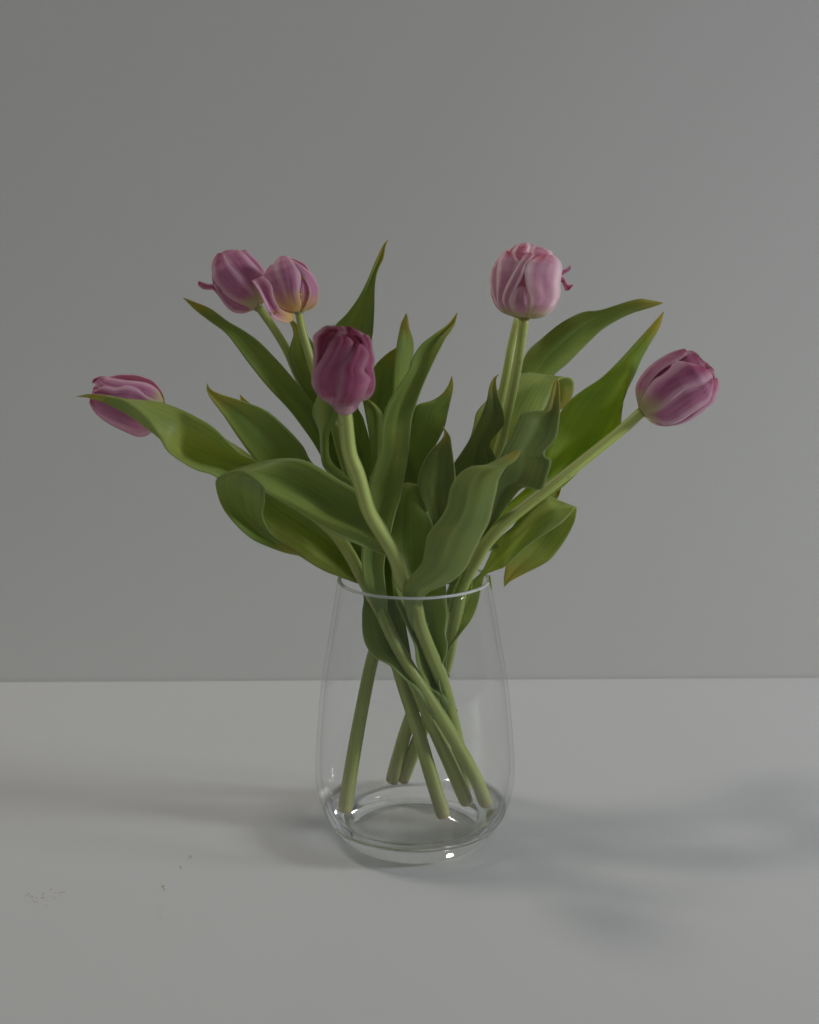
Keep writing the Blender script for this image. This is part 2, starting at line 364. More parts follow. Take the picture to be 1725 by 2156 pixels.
# ------------------------------------------------------------------ tulips
GROUP = 'tulips standing in the glass vase'
TUL = {}
def tulip(key, label, stem, r0=0.0054, r1=0.0036):
    """stem: list of (crop, x, y, depth in cm, or 'F' for a foot on the vase floor)"""
    pts = []
    for c, x, y, d in stem:
        px, py = toP(c, x, y)
        if d == 'F': p = at_z(px, py, FLOOR + 0.003)
        else: p = at(px, py, d/100)
        pts.append(keep_in(p, r0))
    root = bpy.data.objects.new('tulip', None); col.objects.link(root)
    root.empty_display_size = 0.02
    root.location = pts[0]
    root['label'] = label; root['category'] = 'tulip'; root['group'] = GROUP
    n = (len(pts)-1)*8; path = [Vector(catmull([tuple(p) for p in pts], i/8)) for i in range(n+1)]
    path = [keep_in(p, r0) for p in path]
    SIDES = 14; vs_, fs, uv = [], [], {}
    tan = [(path[min(i+1, n)] - path[max(i-1, 0)]).normalized() for i in range(n+1)]
    nrm = tan[0].cross(Vector((0, 1, 0.3))).normalized()
    L = [0.0]
    for i in range(n): L.append(L[-1] + (path[i+1]-path[i]).length)
    for i, p in enumerate(path):
        nrm = (nrm - tan[i]*nrm.dot(tan[i])).normalized(); bi = tan[i].cross(nrm)
        t = L[i]/L[-1]; r = r0 + (r1-r0)*t
        r *= 1 + 0.05*noise.noise(Vector((t*9, len(TUL)*3.1, 0)))
        if i == 0: r *= 0.92
        for k in range(SIDES):
            a = 2*math.pi*k/SIDES
            uv[len(vs_)] = (k/SIDES, t)
            vs_.append(p + (nrm*math.cos(a) + bi*math.sin(a))*r*(1 + 0.03*math.cos(3*a)))
    for i in range(n):
        for k in range(SIDES):
            k2 = (k+1) % SIDES
            fs.append((i*SIDES+k, i*SIDES+k2, (i+1)*SIDES+k2, (i+1)*SIDES+k))
    fs.append(tuple(range(SIDES))[::-1]); fs.append(tuple(n*SIDES+k for k in range(SIDES)))
    uvl = [uv[i] for i in range(len(vs_))]
    link('stem', vs_, fs, M_STEM, root, uvl)
    TUL[key] = dict(root=root, path=path, r0=r0, r1=r1, L=L)
    return root
def project(p):
    q = ROT.transposed() @ (Vector(p) - CAM)
    return 862.5 + FP*q.x/-q.z, 1078.0 - FP*q.y/-q.z
def stem_at(key, py):
    path = TUL[key]['path']
    return min(path, key=lambda p: abs(project(p)[1] - py))

def leaf(key, rows, mat=None, cup=0.10, wav=0.0012, th=0.0009, base=None, seed=0, clamp=(), rip=0.0):
    """rows base to tip: (crop, depth or depths in cm, x0, y0, x1, y1, ...); base = picture height of the node on the stem"""
    n = (len(rows[-2]) - 2)//2
    R = []
    for i, row in enumerate(rows):
        c, d = row[0], row[1]; xy = row[2:]
        if len(xy) == 2: xy = xy*n
        if not isinstance(d, (list, tuple)): d = [d]*n
        pts = []
        for k in range(n):
            px, py = toP(c, xy[2*k], xy[2*k+1])
            p = at(px, py, d[k]/100)
            if c in ('R6', 'R7'): keep_in(p, 0.001)
            pts.append(p)
        R.append([x for p in pts for x in p])
    if base is not None:
        path = TUL[key]['path']; s = stem_at(key, base); i = path.index(s)
        tang = (path[min(i+2, len(path)-1)] - path[max(i-2, 0)]).normalized()
        first = [Vector(R[0][3*k:3*k+3]) for k in range(n)]; c0 = sum(first, Vector())/n
        view = (s - CAM).normalized(); rad = TUL[key]['r0'] + (TUL[key]['r1'] - TUL[key]['r0'])*i/len(path)
        nr = c0 - s; nr -= tang*nr.dot(tang)
        fr = -1 if (c0 - s).dot(view) < 0 else 1
        sd = tang.cross(view).normalized()
        if (first[-1] - first[0]).dot(sd) < 0: sd = -sd
        R.insert(0, [x for k in range(n) for x in (s + view*fr*rad*(0.25 + 0.75*(1 - abs(2*k/(n-1) - 1))) + sd*rad*1.06*(2*k/(n-1) - 1))])
    NV = (len(R)-1)*7; NU = 14
    V, F, UV = [], [], []
    mids = []
    grid = []
    for i in range(NV+1):
        rr = catmull(R, i/7)
        pts = [tuple(rr[3*k:3*k+3]) for k in range(n)]
        line = []
        for j in range(NU+1):
            u = j/NU
            if n == 2: p = Vector(pts[0]).lerp(Vector(pts[1]), u)
            else: p = Vector(catmull(pts, u*(n-1)))
            line.append(p)
        grid.append(line); mids.append(line[NU//2])
    L = [0.0]
    for i in range(NV): L.append(L[-1] + (mids[i+1]-mids[i]).length)
    for i, line in enumerate(grid):
        v = L[i]/L[-1]
        w = (line[-1]-line[0]).length
        fade = min(1, w/0.02)
        view = (line[NU//2] - CAM).normalized()
        for j, p in enumerate(line):
            u = j/NU
            q = 4*u*(1-u)
            dep = cup*w*(q - 0.5) if n == 2 else 0.0
            dep += 0.0005*fade*math.exp(-((u-0.5)/0.08)**2)              # midrib groove
            dep += wav*fade*(noise.noise(Vector((u*2.2, L[i]*28, seed*7.7+3)))*1.6)
            dep += rip*fade*math.sin(L[i]*150 + seed)*(2*u-1)
            pp = p + view*dep
            V.append(pp); UV.append((u, v))
    for i in range(NV):
        for j in range(NU):
            a = i*(NU+1)+j
            F.append((a, a+1, a+NU+2, a+NU+1))
    return solid(link('leaf', V, F, mat or M_LEAF, TUL[key]['root'], UV), th)

def flower(key, crop, B, T, W, d, tilt, petals, mat, flat=0.92, back=True, seed=0, lift=1.0):
    """W: (s, half width px) along the axis from base B to tip T; petals: (layer, rows[, options]) with rows of crop pixels"""
    Bp, Tp = Vector(B), Vector(T); ax = Tp - Bp; ln = ax.length; ax.normalize(); pe = Vector((-ax.y, ax.x))
    pB = at(*toP(crop, *B), d/100)
    pB2 = at(*toP(crop, B[0]+100, B[1]), d/100); mpp = (pB2-pB).length/100      # metres per crop pixel
    def wid(s):
        s = min(max(s, 0), 1)
        for (a, wa), (b, wb) in zip(W[:-1], W[1:]):
            if a <= s <= b:
                f = (s-a)/(b-a); f = f*f*(3-2*f)*0.5 + f*0.5
                return wa + (wb-wa)*f
        return W[-1][1]
    Rm = max(w for _, w in W)*mpp*flat
    root = TUL[key]['root']
    # core: swollen receptacle and pistil hidden in the cup
    axis3 = (at(*toP(crop, *T), d/100 - tilt/100*1.0) - pB)
    axn = axis3.normalized(); s1 = axn.orthogonal().normalized(); s2 = axn.cross(s1)
    V, F = [], []
    prof_ = [(-0.002, 0.0026), (0.0006, 0.0036), (0.003, 0.0046), (0.006, 0.0042), (0.010, 0.0034), (0.020, 0.0032), (0.023, 0.0042), (0.025, 0.002)]
    for h, r in prof_:
        for k in range(12):
            a = 2*math.pi*k/12; V.append(pB + axn*h + (s1*math.cos(a) + s2*math.sin(a))*r)
    for i in range(len(prof_)-1):
        for k in range(12): F.append((i*12+k, i*12+(k+1) % 12, (i+1)*12+(k+1) % 12, (i+1)*12+k))
    F.append(tuple(range(12))[::-1]); F.append(tuple((len(prof_)-1)*12+k for k in range(12)))
    fl = link('flower', V, F, M_CORE, root)
    def place(x, y, k, out, sign=1, fixed=None):
        q = Vector((x, y)) - Bp; s = q.dot(ax)/ln; rho = q.dot(pe)/max(wid(s), 1)
        dep = wid(s)*mpp*flat*math.sqrt(max(0.0, 1 - min(1, rho*rho))) - (1-k)*Rm*1.3 + out
        if fixed is not None: dep = fixed*0.01 + out
        Y = d/100 - tilt/100*min(max(s, -0.1), 1.1) - sign*dep
        return at(*toP(crop, x, y), Y)
    def build(k, rows, sign=1, fixed=None, m=None, bul=0.0012, pseed=0):
        n = (len(rows[0]))//2
        NV = (len(rows)-1)*6; NU = 14
        V, UV, F = [], [], []
        for i in range(NV+1):
            v = i/NV; rr = catmull([list(map(float, r)) for r in rows], i/6)
            fx = None if fixed is None else (fixed if not isinstance(fixed, (list, tuple)) else catmull([[f] for f in fixed], i/6*(len(fixed)-1)/(len(rows)-1))[0])
            for j in range(NU+1):
                u = j/NU
                x = rr[0] + (rr[2]-rr[0])*u; y = rr[1] + (rr[3]-rr[1])*u
                b = bul*(4*u*(1-u) - 0.35)*min(1, 4*v+0.1)
                b += 0.00022*noise.noise(Vector((u*7, v*1.8, pseed*5.3)))*min(1, 5*v) - 0.0006*math.exp(-((u-0.5)/0.05)**2)*min(1, 3*v)
                b += 0.0014*lift*noise.noise(Vector((u*2.1, v*2.6, pseed*3.3+9)))*v
                V.append(place(x, y, k, b, sign, fx)); UV.append((u, v))
        for i in range(NV):
            for j in range(NU):
                a = i*(NU+1)+j; F.append((a, a+1, a+NU+2, a+NU+1))
        o = link('petal', V, F, m or mat, fl, UV)
        return solid(o, 0.0007)
    for i, pt in enumerate(petals):
        opt = pt[2] if len(pt) > 2 else {}
        build(pt[0], pt[1], fixed=opt.get('fixed'), m=opt.get('mat'), bul=opt.get('bul', 0.0012), pseed=seed*20+i)
    if back:                                    # the far side of the cup
        for i, (r0, r1, kk) in enumerate(((-1.0, -0.1, 0.98), (0.05, 1.0, 0.98), (-0.6, 0.6, 1.02))):
            rows = []
            for s, wf in ((0.0, 0.6), (0.08, 0.9), (0.25, 1), (0.5, 1), (0.75, 0.95), (0.9, 0.7), (0.985, 0.25)):
                c_ = (r0+r1)/2; h_ = (r1-r0)/2*wf; w_ = wid(s)*0.97
                a = Bp + ax*ln*s + pe*w_*(c_*(0.6+0.4*wf) - h_); b = Bp + ax*ln*s + pe*w_*(c_*(0.6+0.4*wf) + h_)
                rows.append((a.x, a.y, b.x, b.y))
            build(kk, rows, sign=-1, pseed=seed*20+15+i)
    return fl, place

# ---- stems -----------------------------------------------------------------
tulip(1, 'mauve tulip drooping almost sideways, head half covered by a long leaf tip',
      [('P', 983, 1688, 'F'), ('P', 950, 1612, -0.2), ('P', 913, 1530, -0.8), ('P', 880, 1450, -1.2), ('P', 845, 1380, -1.5), ('P', 808, 1300, -2.0), ('P', 775, 1238, -2.6), ('R4', 1250, 980, -2.6), ('R4', 1180, 850, -2.2), ('R4', 1090, 720, -1.6), ('R4', 980, 620, -0.6),
       ('P', 615, 1045, 0.6), ('R1', 1250, 1580, 1.6), ('R1', 1100, 1480, 2.4), ('P', 415, 898, 3.0), ('H1', 1030, 500, 3.2)])
tulip(2, 'closed mauve tulip with a thin curled petal sticking out of its side',
      [('P', 935, 1718, 'F'), ('P', 905, 1622, -1.2), ('P', 880, 1535, -0.8), ('P', 852, 1450, -0.4), ('P', 832, 1385, 0.0), ('P', 805, 1305, 0.6), ('P', 780, 1215, 1.6), ('P', 752, 1120, 2.8), ('P', 715, 990, 3.8), ('R1', 1710, 1230, 4.3), ('R1', 1600, 1000, 4.5), ('R1', 1530, 840, 4.6), ('R1', 1440, 690, 4.6), ('H23', 850, 925, 4.6)], r1=0.0029)
tulip(3, 'opened mauve tulip with one petal fallen aside, showing yellow base and stamens',
      [('P', 1028, 1690, 'F'), ('P', 999, 1632, -0.8), ('P', 950, 1545, -1.8), ('P', 903, 1470, -2.6), ('P', 862, 1405, -3.0), ('P', 826, 1340, -3.1), ('P', 803, 1285, -2.7), ('P', 790, 1225, -1.6), ('P', 776, 1150, 0.0), ('P', 755, 1065, 1.4), ('C1', 650, 920, 2.1), ('C1', 560, 620, 2.4), ('C1', 500, 380, 2.5), ('P', 680, 838, 2.5), ('R2', 300, 860, 2.4), ('R2', 255, 700, 2.3), ('H23', 1395, 985, 2.2)], r1=0.0028)
tulip(4, 'dark magenta tulip leaning forward, its broad front petal drooping over the stem',
      [('P', 986, 1655, 'F'), ('P', 968, 1585, 1.2), ('P', 948, 1500, -0.8), ('P', 928, 1425, -2.0), ('P', 903, 1365, -3.0), ('P', 884, 1315, -3.6), ('P', 875, 1275, -4.0), ('P', 862, 1245, -4.3), ('R4', 1540, 1030, -4.7), ('R4', 1512, 920, -5.1), ('R4', 1468, 820, -5.6), ('R4', 1400, 710, -6.0), ('R4', 1310, 550, -6.6), ('R4', 1240, 310, -7.2), ('C1', 680, 700, -7.5), ('C1', 635, 330, -7.8), ('H4', 715, 1560, -7.9)], r0=0.0056, r1=0.0045)
tulip(5, 'pale pink double tulip with frilled top standing tall on a straight stem',
      [('P', 818, 1632, 'F'), ('P', 855, 1540, 3.4), ('P', 888, 1450, 2.2), ('P', 922, 1350, 1.6), ('P', 960, 1230, 1.6), ('P', 1005, 1100, 1.9), ('R3', 215, 1430, 2.2), ('R3', 255, 1250, 2.3), ('R3', 293, 1080, 2.4), ('R3', 337, 850, 2.5), ('H5', 770, 1430, 2.6)], r1=0.0034)
tulip(6, 'plain mauve tulip with cream base on a long slanting stem clear of the leaves',
      [('P', 846, 1634, 'F'), ('P', 878, 1565, 3.6), ('P', 915, 1475, 1.8), ('P', 942, 1390, 0.2), ('P', 953, 1335, -0.8), ('R6', 1170, 420, -1.8), ('R6', 1220, 220, -2.6), ('C3', 390, 1070, -3.2), ('C3', 500, 880, -3.4), ('C3', 700, 650, -3.4), ('C3', 960, 440, -3.2), ('R3', 600, 1645, -2.8), ('R3', 800, 1485, -2.2), ('R3', 1000, 1325, -1.6), ('H6', 255, 1225, -1.2)], r1=0.0036)
tulip(7, 'tulip hidden behind the pale double tulip, only thin curled petals peeking out',
      [('P', 727, 1707, 'F'), ('P', 745, 1590, -0.2), ('P', 770, 1455, 0.6), ('P', 790, 1368, 1.2), ('P', 822, 1270, 2.0), ('P', 880, 1160, 2.8), ('P', 950, 1060, 3.4), ('P', 1010, 970, 3.8), ('P', 1045, 885, 4.0), ('R3', 255, 980, 4.2), ('R3', 290, 790, 4.6), ('R3', 335, 600, 5.4), ('H5', 720, 1330, 7.0)], r1=0.0031)

# ---- leaves ----------------------------------------------------------------
# broad arching leaf that folds back on itself, on the dark tulip
leaf(4, [('R4', -5.6, 1495, 790, 1470, 830, 1440, 868), ('R4', (-5.2, -4.8, -6.3), 1420, 640, 1290, 690, 1250, 790),
         ('R4', (-4.8, -4.2, -6.2), 1270, 450, 1060, 570, 1040, 690), ('R4', (-4.4, -3.9, -6.0), 1100, 340, 880, 450, 800, 540),
         ('R4', (-4.0, -3.9, -5.7), 900, 222, 740, 390, 690, 475), ('R4', (-3.4, -3.9, -5.3), 740, 200, 640, 340, 612, 430),
         ('R4', (-2.7, -4.0, -5.0), 520, 240, 500, 300, 606, 402), ('R4', (-2.4, -3.2, -4.0), 300, 318, 400, 312, 605, 415),
         ('R4', (-1.8, -1.6, -2.2), 270, 400, 400, 440, 598, 520), ('R4', (-1.5, -0.8, -1.5), 330, 560, 450, 580, 588, 600),
         ('R4', (-1.3, -0.8, -1.2), 500, 740, 570, 710, 650, 715), ('R4', -1.2, 700, 830, 730, 812, 765, 800), ('R4', -1.2, 870, 870)],
     M_LEAF, base=1168, seed=1, wav=0.0016)
# far reaching leaf with its tip across the drooping head
leaf(1, [('R4', (-1.5, -0.9, -2.4), 1275, 900, 1280, 1000, 1285, 1080), ('R4', (-1.2, 0.2, -2.4), 1265, 780, 1220, 900, 1150, 1020), ('R4', (-0.8, 0.6, -2.0), 1130, 610, 1050, 760, 1000, 962),
         ('R4', (-0.4, 0.8, -1.4), 940, 470, 880, 640, 850, 872), ('R4', (0, 1.0, -1.0), 740, 330, 680, 500, 600, 710), ('R4', (0.3, 1.0, -0.8), 540, 215, 480, 300, 420, 500),
         ('P', (0.2, 1.4, -0.7), 500, 950, 473, 978, 457, 1005), ('P', (0.2, 1.4, -0.8), 452, 902, 424, 966, 412, 988), ('P', (0.3, 1.1, -0.8), 410, 876, 386, 952, 376, 967),
         ('P', (0.6, -0.1, -0.8), 372, 858, 360, 925, 352, 948), ('P', (0.4, -0.5, -0.6), 332, 846, 336, 905, 335, 923), ('P', (0.3, -0.9, -0.5), 300, 843, 312, 878, 306, 899),
         ('P', (0.2, -1.1, -0.5), 262, 840, 266, 845, 268, 872), ('P', -0.6, 225, 833, 226, 838, 226, 851), ('P', -0.6, 188, 829.5, 188, 834, 188, 838), ('P', -0.6, 161, 835)],
     M_LEAF_PALE, base=1262, seed=2, wav=0.001)
# dark leaf with brown hooked tip, sheathing the open tulip's stem inside the vase
leaf(3, [('R6', (-3.4, -3.0), 860, 1020, 950, 1040), ('R6', (-3.4, -2.3), 755, 925, 870, 930), ('R6', (-3.3, -2.0), 655, 830, 830, 810), ('R6', (-3.0, -1.6), 555, 775, 810, 690), ('R6', (-2.7, -1.5), 488, 695, 790, 580), ('R6', (-2.4, -1.4), 456, 590, 770, 470), ('R6', (-2.0, -1.2), 452, 440, 730, 330), ('R6', (-1.6, -0.8), 462, 300, 700, 200),
         ('P', 0.2, 748, 1190, 830, 1160), ('P', 0.6, 690, 1120, 775, 1070), ('R1', 0.7, 1600, 1930, 1730, 1640), ('R1', 0.7, 1450, 1760, 1640, 1500), ('R1', 0.6, 1310, 1590, 1530, 1375), ('R1', 0.5, 1200, 1440, 1390, 1255),
         ('R1', 0.4, 1100, 1290, 1230, 1190), ('R1', 0.2, 1010, 1170, 1078, 1142), ('R1', 0, 983, 1112, 1012, 1110), ('R1', -0.1, 984, 1068)],
     M_LEAF, base=1505, seed=3, cup=0.12)
# long straight leaf
leaf(2, [('P', 1.6, 778, 1190, 806, 1180), ('P', 2.2, 742, 1105, 785, 1080), ('R2', 2.6, 440, 1680, 560, 1620), ('R2', 2.8, 345, 1495, 440, 1450), ('R1', 2.9, 1640, 1370, 1765, 1310), ('R1', 3.0, 1540, 1240, 1700, 1190), ('R1', 3.0, 1400, 1090, 1600, 1070), ('R1', 3.0, 1275, 935, 1480, 930),
         ('R1', 3.0, 1190, 820, 1340, 785), ('R1', 3.0, 1110, 720, 1225, 702), ('R1', 3.0, 1000, 638, 1130, 648), ('R1', 3.0, 905, 565, 1010, 560), ('R1', 3.0, 860, 520, 910, 517), ('R1', 3.0, 823, 484)],
     M_LEAF, base=1290, seed=4, cup=0.16, wav=0.0008)
# dark leaf behind the stem of the open tulip
leaf(2, [('P', 3.3, 760, 1120, 790, 1100), ('P', 3.6, 715, 1000, 770, 990), ('R2', 3.8, 330, 1240, 560, 1250), ('R2', 3.9, 215, 1030, 440, 1050), ('R2', 4.0, 165, 900, 370, 920), ('R2', 4.0, 170, 820, 330, 800), ('R2', 4.0, 195, 730, 280, 730), ('R2', 4.0, 170, 650, 215, 660), ('R2', 4.0, 150, 600)],
     M_LEAF, base=1250, seed=5)
# twisted narrow leaf under the dark head
leaf(1, [('R2', -0.2, 560, 1790, 590, 1790, 628, 1805), ('R2', 0.2, 440, 1690, 480, 1690, 550, 1695), ('R2', (0.8, 0.4, 0.4), 392, 1610, 410, 1605, 455, 1600), ('R2', (1.2, 0.2, 0.2), 381, 1500, 395, 1500, 434, 1500),
         ('R2', (1.6, 0.2, 0.0), 372, 1395, 388, 1400, 447, 1390), ('R2', (2.0, 0.2, -0.4), 327, 1280, 392, 1290, 515, 1290), ('R2', (2.2, 0.2, -0.6), 345, 1190, 400, 1180, 590, 1200), ('R2', (2.2, 0.4, -0.5), 400, 1090, 440, 1080, 590, 1090), ('R2', 0.2, 500, 940)],
     M_LEAF, base=1150, seed=6)
# tallest back leaf
leaf(2, [('C1', 2.4, 880, 1090, 905, 1095), ('C1', 2.8, 825, 950, 942, 950), ('C1', 3.0, 775, 750, 957, 790), ('C1', 3.2, 715, 500, 892, 520), ('C1', 3.3, 690, 300, 832, 310), ('C1', 3.4, 640, 100, 770, 130), ('R2', 3.6, 470, 960, 715, 980), ('R2', 3.8, 450, 830, 720, 830), ('R2', 4.0, 470, 690, 738, 705), ('R2', 4.0, 560, 590, 746, 560),
         ('R2', 4.0, 642, 478, 749, 410), ('R2', 3.9, 702, 362, 768, 300), ('R2', 3.8, 755, 235, 808, 212), ('R2', 3.7, 806, 128, 823, 132), ('R2', 3.7, 841, 87)],
     M_LEAF, base=1200, seed=7, cup=0.14)
# upright folded leaf beside it
leaf(5, [('R2', 1.8, 870, 1500, 960, 1490), ('R2', 2.0, 862, 1290, 955, 1270), ('R2', (1.6, 2.6), 872, 1120, 965, 1090), ('R2', (1.4, 2.6), 880, 970, 985, 960), ('R2', (1.4, 2.6), 893, 865, 1012, 855), ('R2', (1.5, 2.4), 906, 765, 1009, 770), ('R2', 1.8, 930, 662, 985, 690), ('R2', 1.8, 950, 620, 975, 625), ('R2', 1.8, 965, 588)],
     M_LEAF, base=1230, seed=8, cup=-0.2)
# broad leaf half hidden behind the folded one
leaf(3, [('R2', 2.4, 780, 1700, 830, 1700), ('R2', 2.6, 720, 1400, 870, 1420), ('R2', 2.8, 700, 1180, 885, 1250), ('R2', 2.9, 712, 1060, 890, 1130), ('R2', 2.9, 750, 950, 900, 1000), ('R2', 2.9, 825, 872, 920, 900), ('R2', 2.9, 890, 828, 940, 830), ('R2', 2.9, 940, 800)],
     M_LEAF, base=1225, seed=9)
# leaf with a pale rim just right of the dark head
leaf(7, [('C1', 0.8, 985, 1100, 1020, 1100), ('C1', 1.0, 950, 830, 1010, 800), ('C1', 1.2, 915, 620, 1035, 640), ('C1', 1.3, 885, 420, 1055, 460), ('C1', 1.4, 845, 200, 1062, 285), ('C1', 1.4, 820, 90, 975, 160), ('C1', 1.4, 800, 30, 880, 90), ('C1', 1.4, 800, -40)],
     M_LEAF, base=1230, seed=10, cup=-0.1)
# long central leaf
leaf(3, [('R6', -3.0, 560, 440, 645, 430), ('R6', -3.2, 510, 320, 640, 310), ('R4', -3.4, 1285, 1060, 1428, 1080), ('R4', -3.2, 1264, 900, 1418, 920), ('P', -2.9, 764, 1130, 822, 1125), ('C1', -2.5, 840, 1400, 1195, 1400), ('C1', -2.2, 870, 1150, 1262, 1180), ('C1', -1.9, 950, 900, 1318, 880), ('C1', -1.6, 1020, 680, 1345, 700),
         ('C1', -1.4, 1030, 480, 1368, 460), ('R2', -1.2, 800, 1340, 1003, 1310), ('R2', -1.0, 830, 1230, 1035, 1205), ('R2', -0.9, 885, 1130, 1068, 1110), ('R2', -0.8, 935, 1052, 1105, 1020), ('R2', -0.7, 985, 970, 1155, 910), ('R2', -0.6, 1005, 900, 1195, 830), ('R2', -0.4, 1070, 800, 1235, 755), ('R2', -0.2, 1160, 728, 1275, 700), ('R2', 0, 1250, 662, 1300, 648), ('R2', 0, 1313, 586)],
     M_LEAF, base=1296, seed=11, cup=0.12)
# back leaf with yellow tip
leaf(7, [('P', 1.2, 850, 1200, 885, 1200), ('R2', 1.4, 880, 1900, 1040, 1900), ('R2', 1.5, 900, 1750, 1050, 1740), ('R2', 1.5, 920, 1600, 1090, 1615), ('R2', 1.5, 950, 1450, 1160, 1500), ('R2', (1.2, 1.6), 1000, 1330, 1222, 1375), ('R2', (0.8, 1.6), 1030, 1222, 1247, 1272), ('R2', 1.2, 1130, 1190, 1265, 1195), ('R2', 1.2, 1205, 1145, 1280, 1130), ('R2', 1.2, 1250, 1085, 1286, 1075), ('R2', 1.2, 1277, 1016)],
     M_LEAF, base=1215, seed=12, cup=-0.08)
# small dark leaf in the middle
leaf(7, [('R5', -1.2, 420, 960, 520, 960), ('R5', -1.6, 500, 790, 640, 830), ('R5', -1.8, 490, 560, 700, 600), ('R5', -1.9, 455, 460, 700, 480), ('R5', -1.9, 443, 390, 697, 380), ('R5', -1.9, 452, 300, 695, 290), ('R5', -1.9, 490, 205, 684, 215), ('R5', -1.9, 535, 140, 671, 120), ('R5', -1.9, 590, 85, 662, 60), ('R5', -1.9, 620, 35, 645, 25), ('R5', -1.9, 610, -22)],
     M_LEAF_DARK, base=1210, seed=13, cup=0.1)
# grey-green leaf with a brown hooked tip
leaf(7, [('P', 0.4, 895, 1190, 930, 1190), ('C2', 0.4, 480, 1500, 640, 1500), ('C2', 0.4, 540, 1250, 800, 1300), ('C2', 0.3, 580, 1080, 960, 1100), ('C2', 0.2, 612, 955, 1020, 930), ('C2', 0.2, 665, 875, 995, 835), ('C2', 0.1, 742, 755, 968, 745), ('C2', 0, 825, 595, 1090, 590), ('C2', -0.1, 885, 465, 1103, 520), ('C2', -0.2, 915, 390, 1090, 430), ('C2', -0.3, 938, 315, 1060, 340), ('C2', -0.3, 952, 235, 1035, 245), ('C2', -0.3, 970, 175, 1024, 160), ('C2', -0.3, 1005, 115, 1030, 112), ('C2', -0.3, 1050, 84)],
     M_LEAF_DARK, base=1200, seed=14, cup=0.1)
# front waxy leaf crossing the rim
leaf(4, [('R6', -4.1, 800, 480, 905, 480), ('R6', -4.5, 770, 360, 905, 370), ('R5', -5.0, 340, 1100, 510, 1112), ('R5', -5.5, 385, 1015, 655, 1048), ('R5', -6.0, 465, 920, 765, 950), ('R5', -6.4, 488, 820, 828, 830), ('R5', -6.6, 515, 710, 885, 715), ('R5', -6.8, 600, 600, 928, 630), ('R5', -6.9, 640, 520, 950, 535), ('R5', -7.0, 665, 400, 974, 435), ('R5', -7.0, 720, 310, 992, 345),
         ('R5', -7.0, 800, 258, 1020, 290), ('R5', -6.9, 900, 246, 1050, 250), ('R5', -6.8, 985, 207, 1095, 222), ('R5', -6.7, 1075, 162, 1125, 188), ('R5', -6.7, 1147, 133)],
     M_LEAF_WAXY, base=1318, seed=15, cup=-0.10, wav=0.0014)
# leaf with torn notch behind it
leaf(7, [('P', -1.0, 955, 1225, 985, 1225), ('C2', -2.2, 840, 1750, 900, 1760), ('C2', -3.0, 900, 1580, 950, 1600), ('C2', -3.4, 930, 1440, 1065, 1455), ('C2', -3.6, 950, 1300, 1170, 1315), ('C2', -3.8, 985, 1150, 1290, 1188), ('C2', -3.9, 1010, 1040, 1466, 1203), ('C2', -4.0, 1030, 980, 1525, 1075), ('C2', -4.0, 1055, 900, 1562, 935), ('C2', -4.0, 1085, 840, 1515, 895), ('C2', -3.9, 1120, 765, 1497, 845),
         ('C2', -3.8, 1165, 690, 1530, 800), ('C2', -3.7, 1200, 610, 1590, 735), ('C2', -3.6, 1235, 530, 1622, 660), ('C2', -3.5, 1275, 460, 1638, 560), ('C2', -3.4, 1400, 442, 1645, 470), ('C2', -3.3, 1490, 430, 1648, 400), ('C2', -3.2, 1545, 310, 1645, 280), ('C2', -3.1, 1575, 195, 1640, 200), ('C2', -3.1, 1600, 145, 1633, 150), ('C2', -3.1, 1624, 120)],
     M_LEAF_DARK, base=1215, seed=16, cup=0.08, wav=0.0015)
# bright leaf that curls over backwards at the top
leaf(5, [('P', 2.2, 935, 1190, 975, 1190), ('C2', 2.6, 600, 1350, 850, 1350), ('C2', 2.9, 690, 1000, 1250, 1000), ('C2', 3.3, 795, 610, 1420, 700), ('C2', 3.8, 830, 455, 1490, 480), ('C2', 4.3, 930, 340, 1540, 330), ('C2', 4.9, 1045, 232, 1585, 220), ('C2', 5.6, 1160, 130, 1620, 150), ('C2', 6.5, 1260, 78, 1690, 112), ('C2', 7.4, 1380, 68, 1765, 130), ('C2', 8.0, 1450, 110, 1785, 190), ('C2', 8.2, 1500, 200, 1770, 280), ('C2', 8.2, 1540, 300, 1730, 370), ('C2', 8.2, 1600, 460)],
     M_LEAF_PALE, base=1215, seed=17, cup=-0.06)
# glowing broad leaf behind the slanting stem
leaf(6, [('R6', (-2.0, -1.6, -2.0), 1120, 385, 1180, 395, 1232, 380), ('R6', (-3.0, -1.9, -2.6), 1150, 250, 1220, 250, 1282, 240), ('C3', (-3.2, -2.4, -2.6), 300, 1090, 340, 1060, 362, 1150), ('C3', -2.4, 420, 820, 520, 800, 640, 780), ('C3', (-2.3, -2.0, -2.3), 560, 600, 720, 580, 860, 560), ('R3', (-2.2, -1.8, -2.2), 400, 1680, 520, 1705, 600, 1705), ('R3', (-2.0, -1.4, -2.0), 470, 1560, 640, 1590, 735, 1580), ('R3', (-1.8, -1.0, -1.7), 520, 1430, 750, 1470, 890, 1430),
         ('R3', (-1.6, -0.6, -1.4), 560, 1300, 870, 1320, 990, 1298), ('R3', (-1.4, -0.4, -1.0), 640, 1160, 940, 1190, 1006, 1205), ('R3', (-1.2, -0.6, -0.4), 740, 1070, 1010, 1070, 1030, 1085), ('R3', (-1.0, -1.0, 0.2), 860, 990, 1040, 930, 1092, 955), ('R3', (-0.8, -1.1, 0.2), 975, 885, 1062, 862, 1135, 855), ('R3', (-0.6, -0.9, 0), 1100, 750, 1150, 760, 1190, 755), ('R3', (-0.5, -0.7, -0.3), 1195, 645, 1225, 650, 1250, 652), ('R3', -0.5, 1279, 552)],
     M_LEAF_BRIGHT, base=1290, seed=18, wav=0.0008)
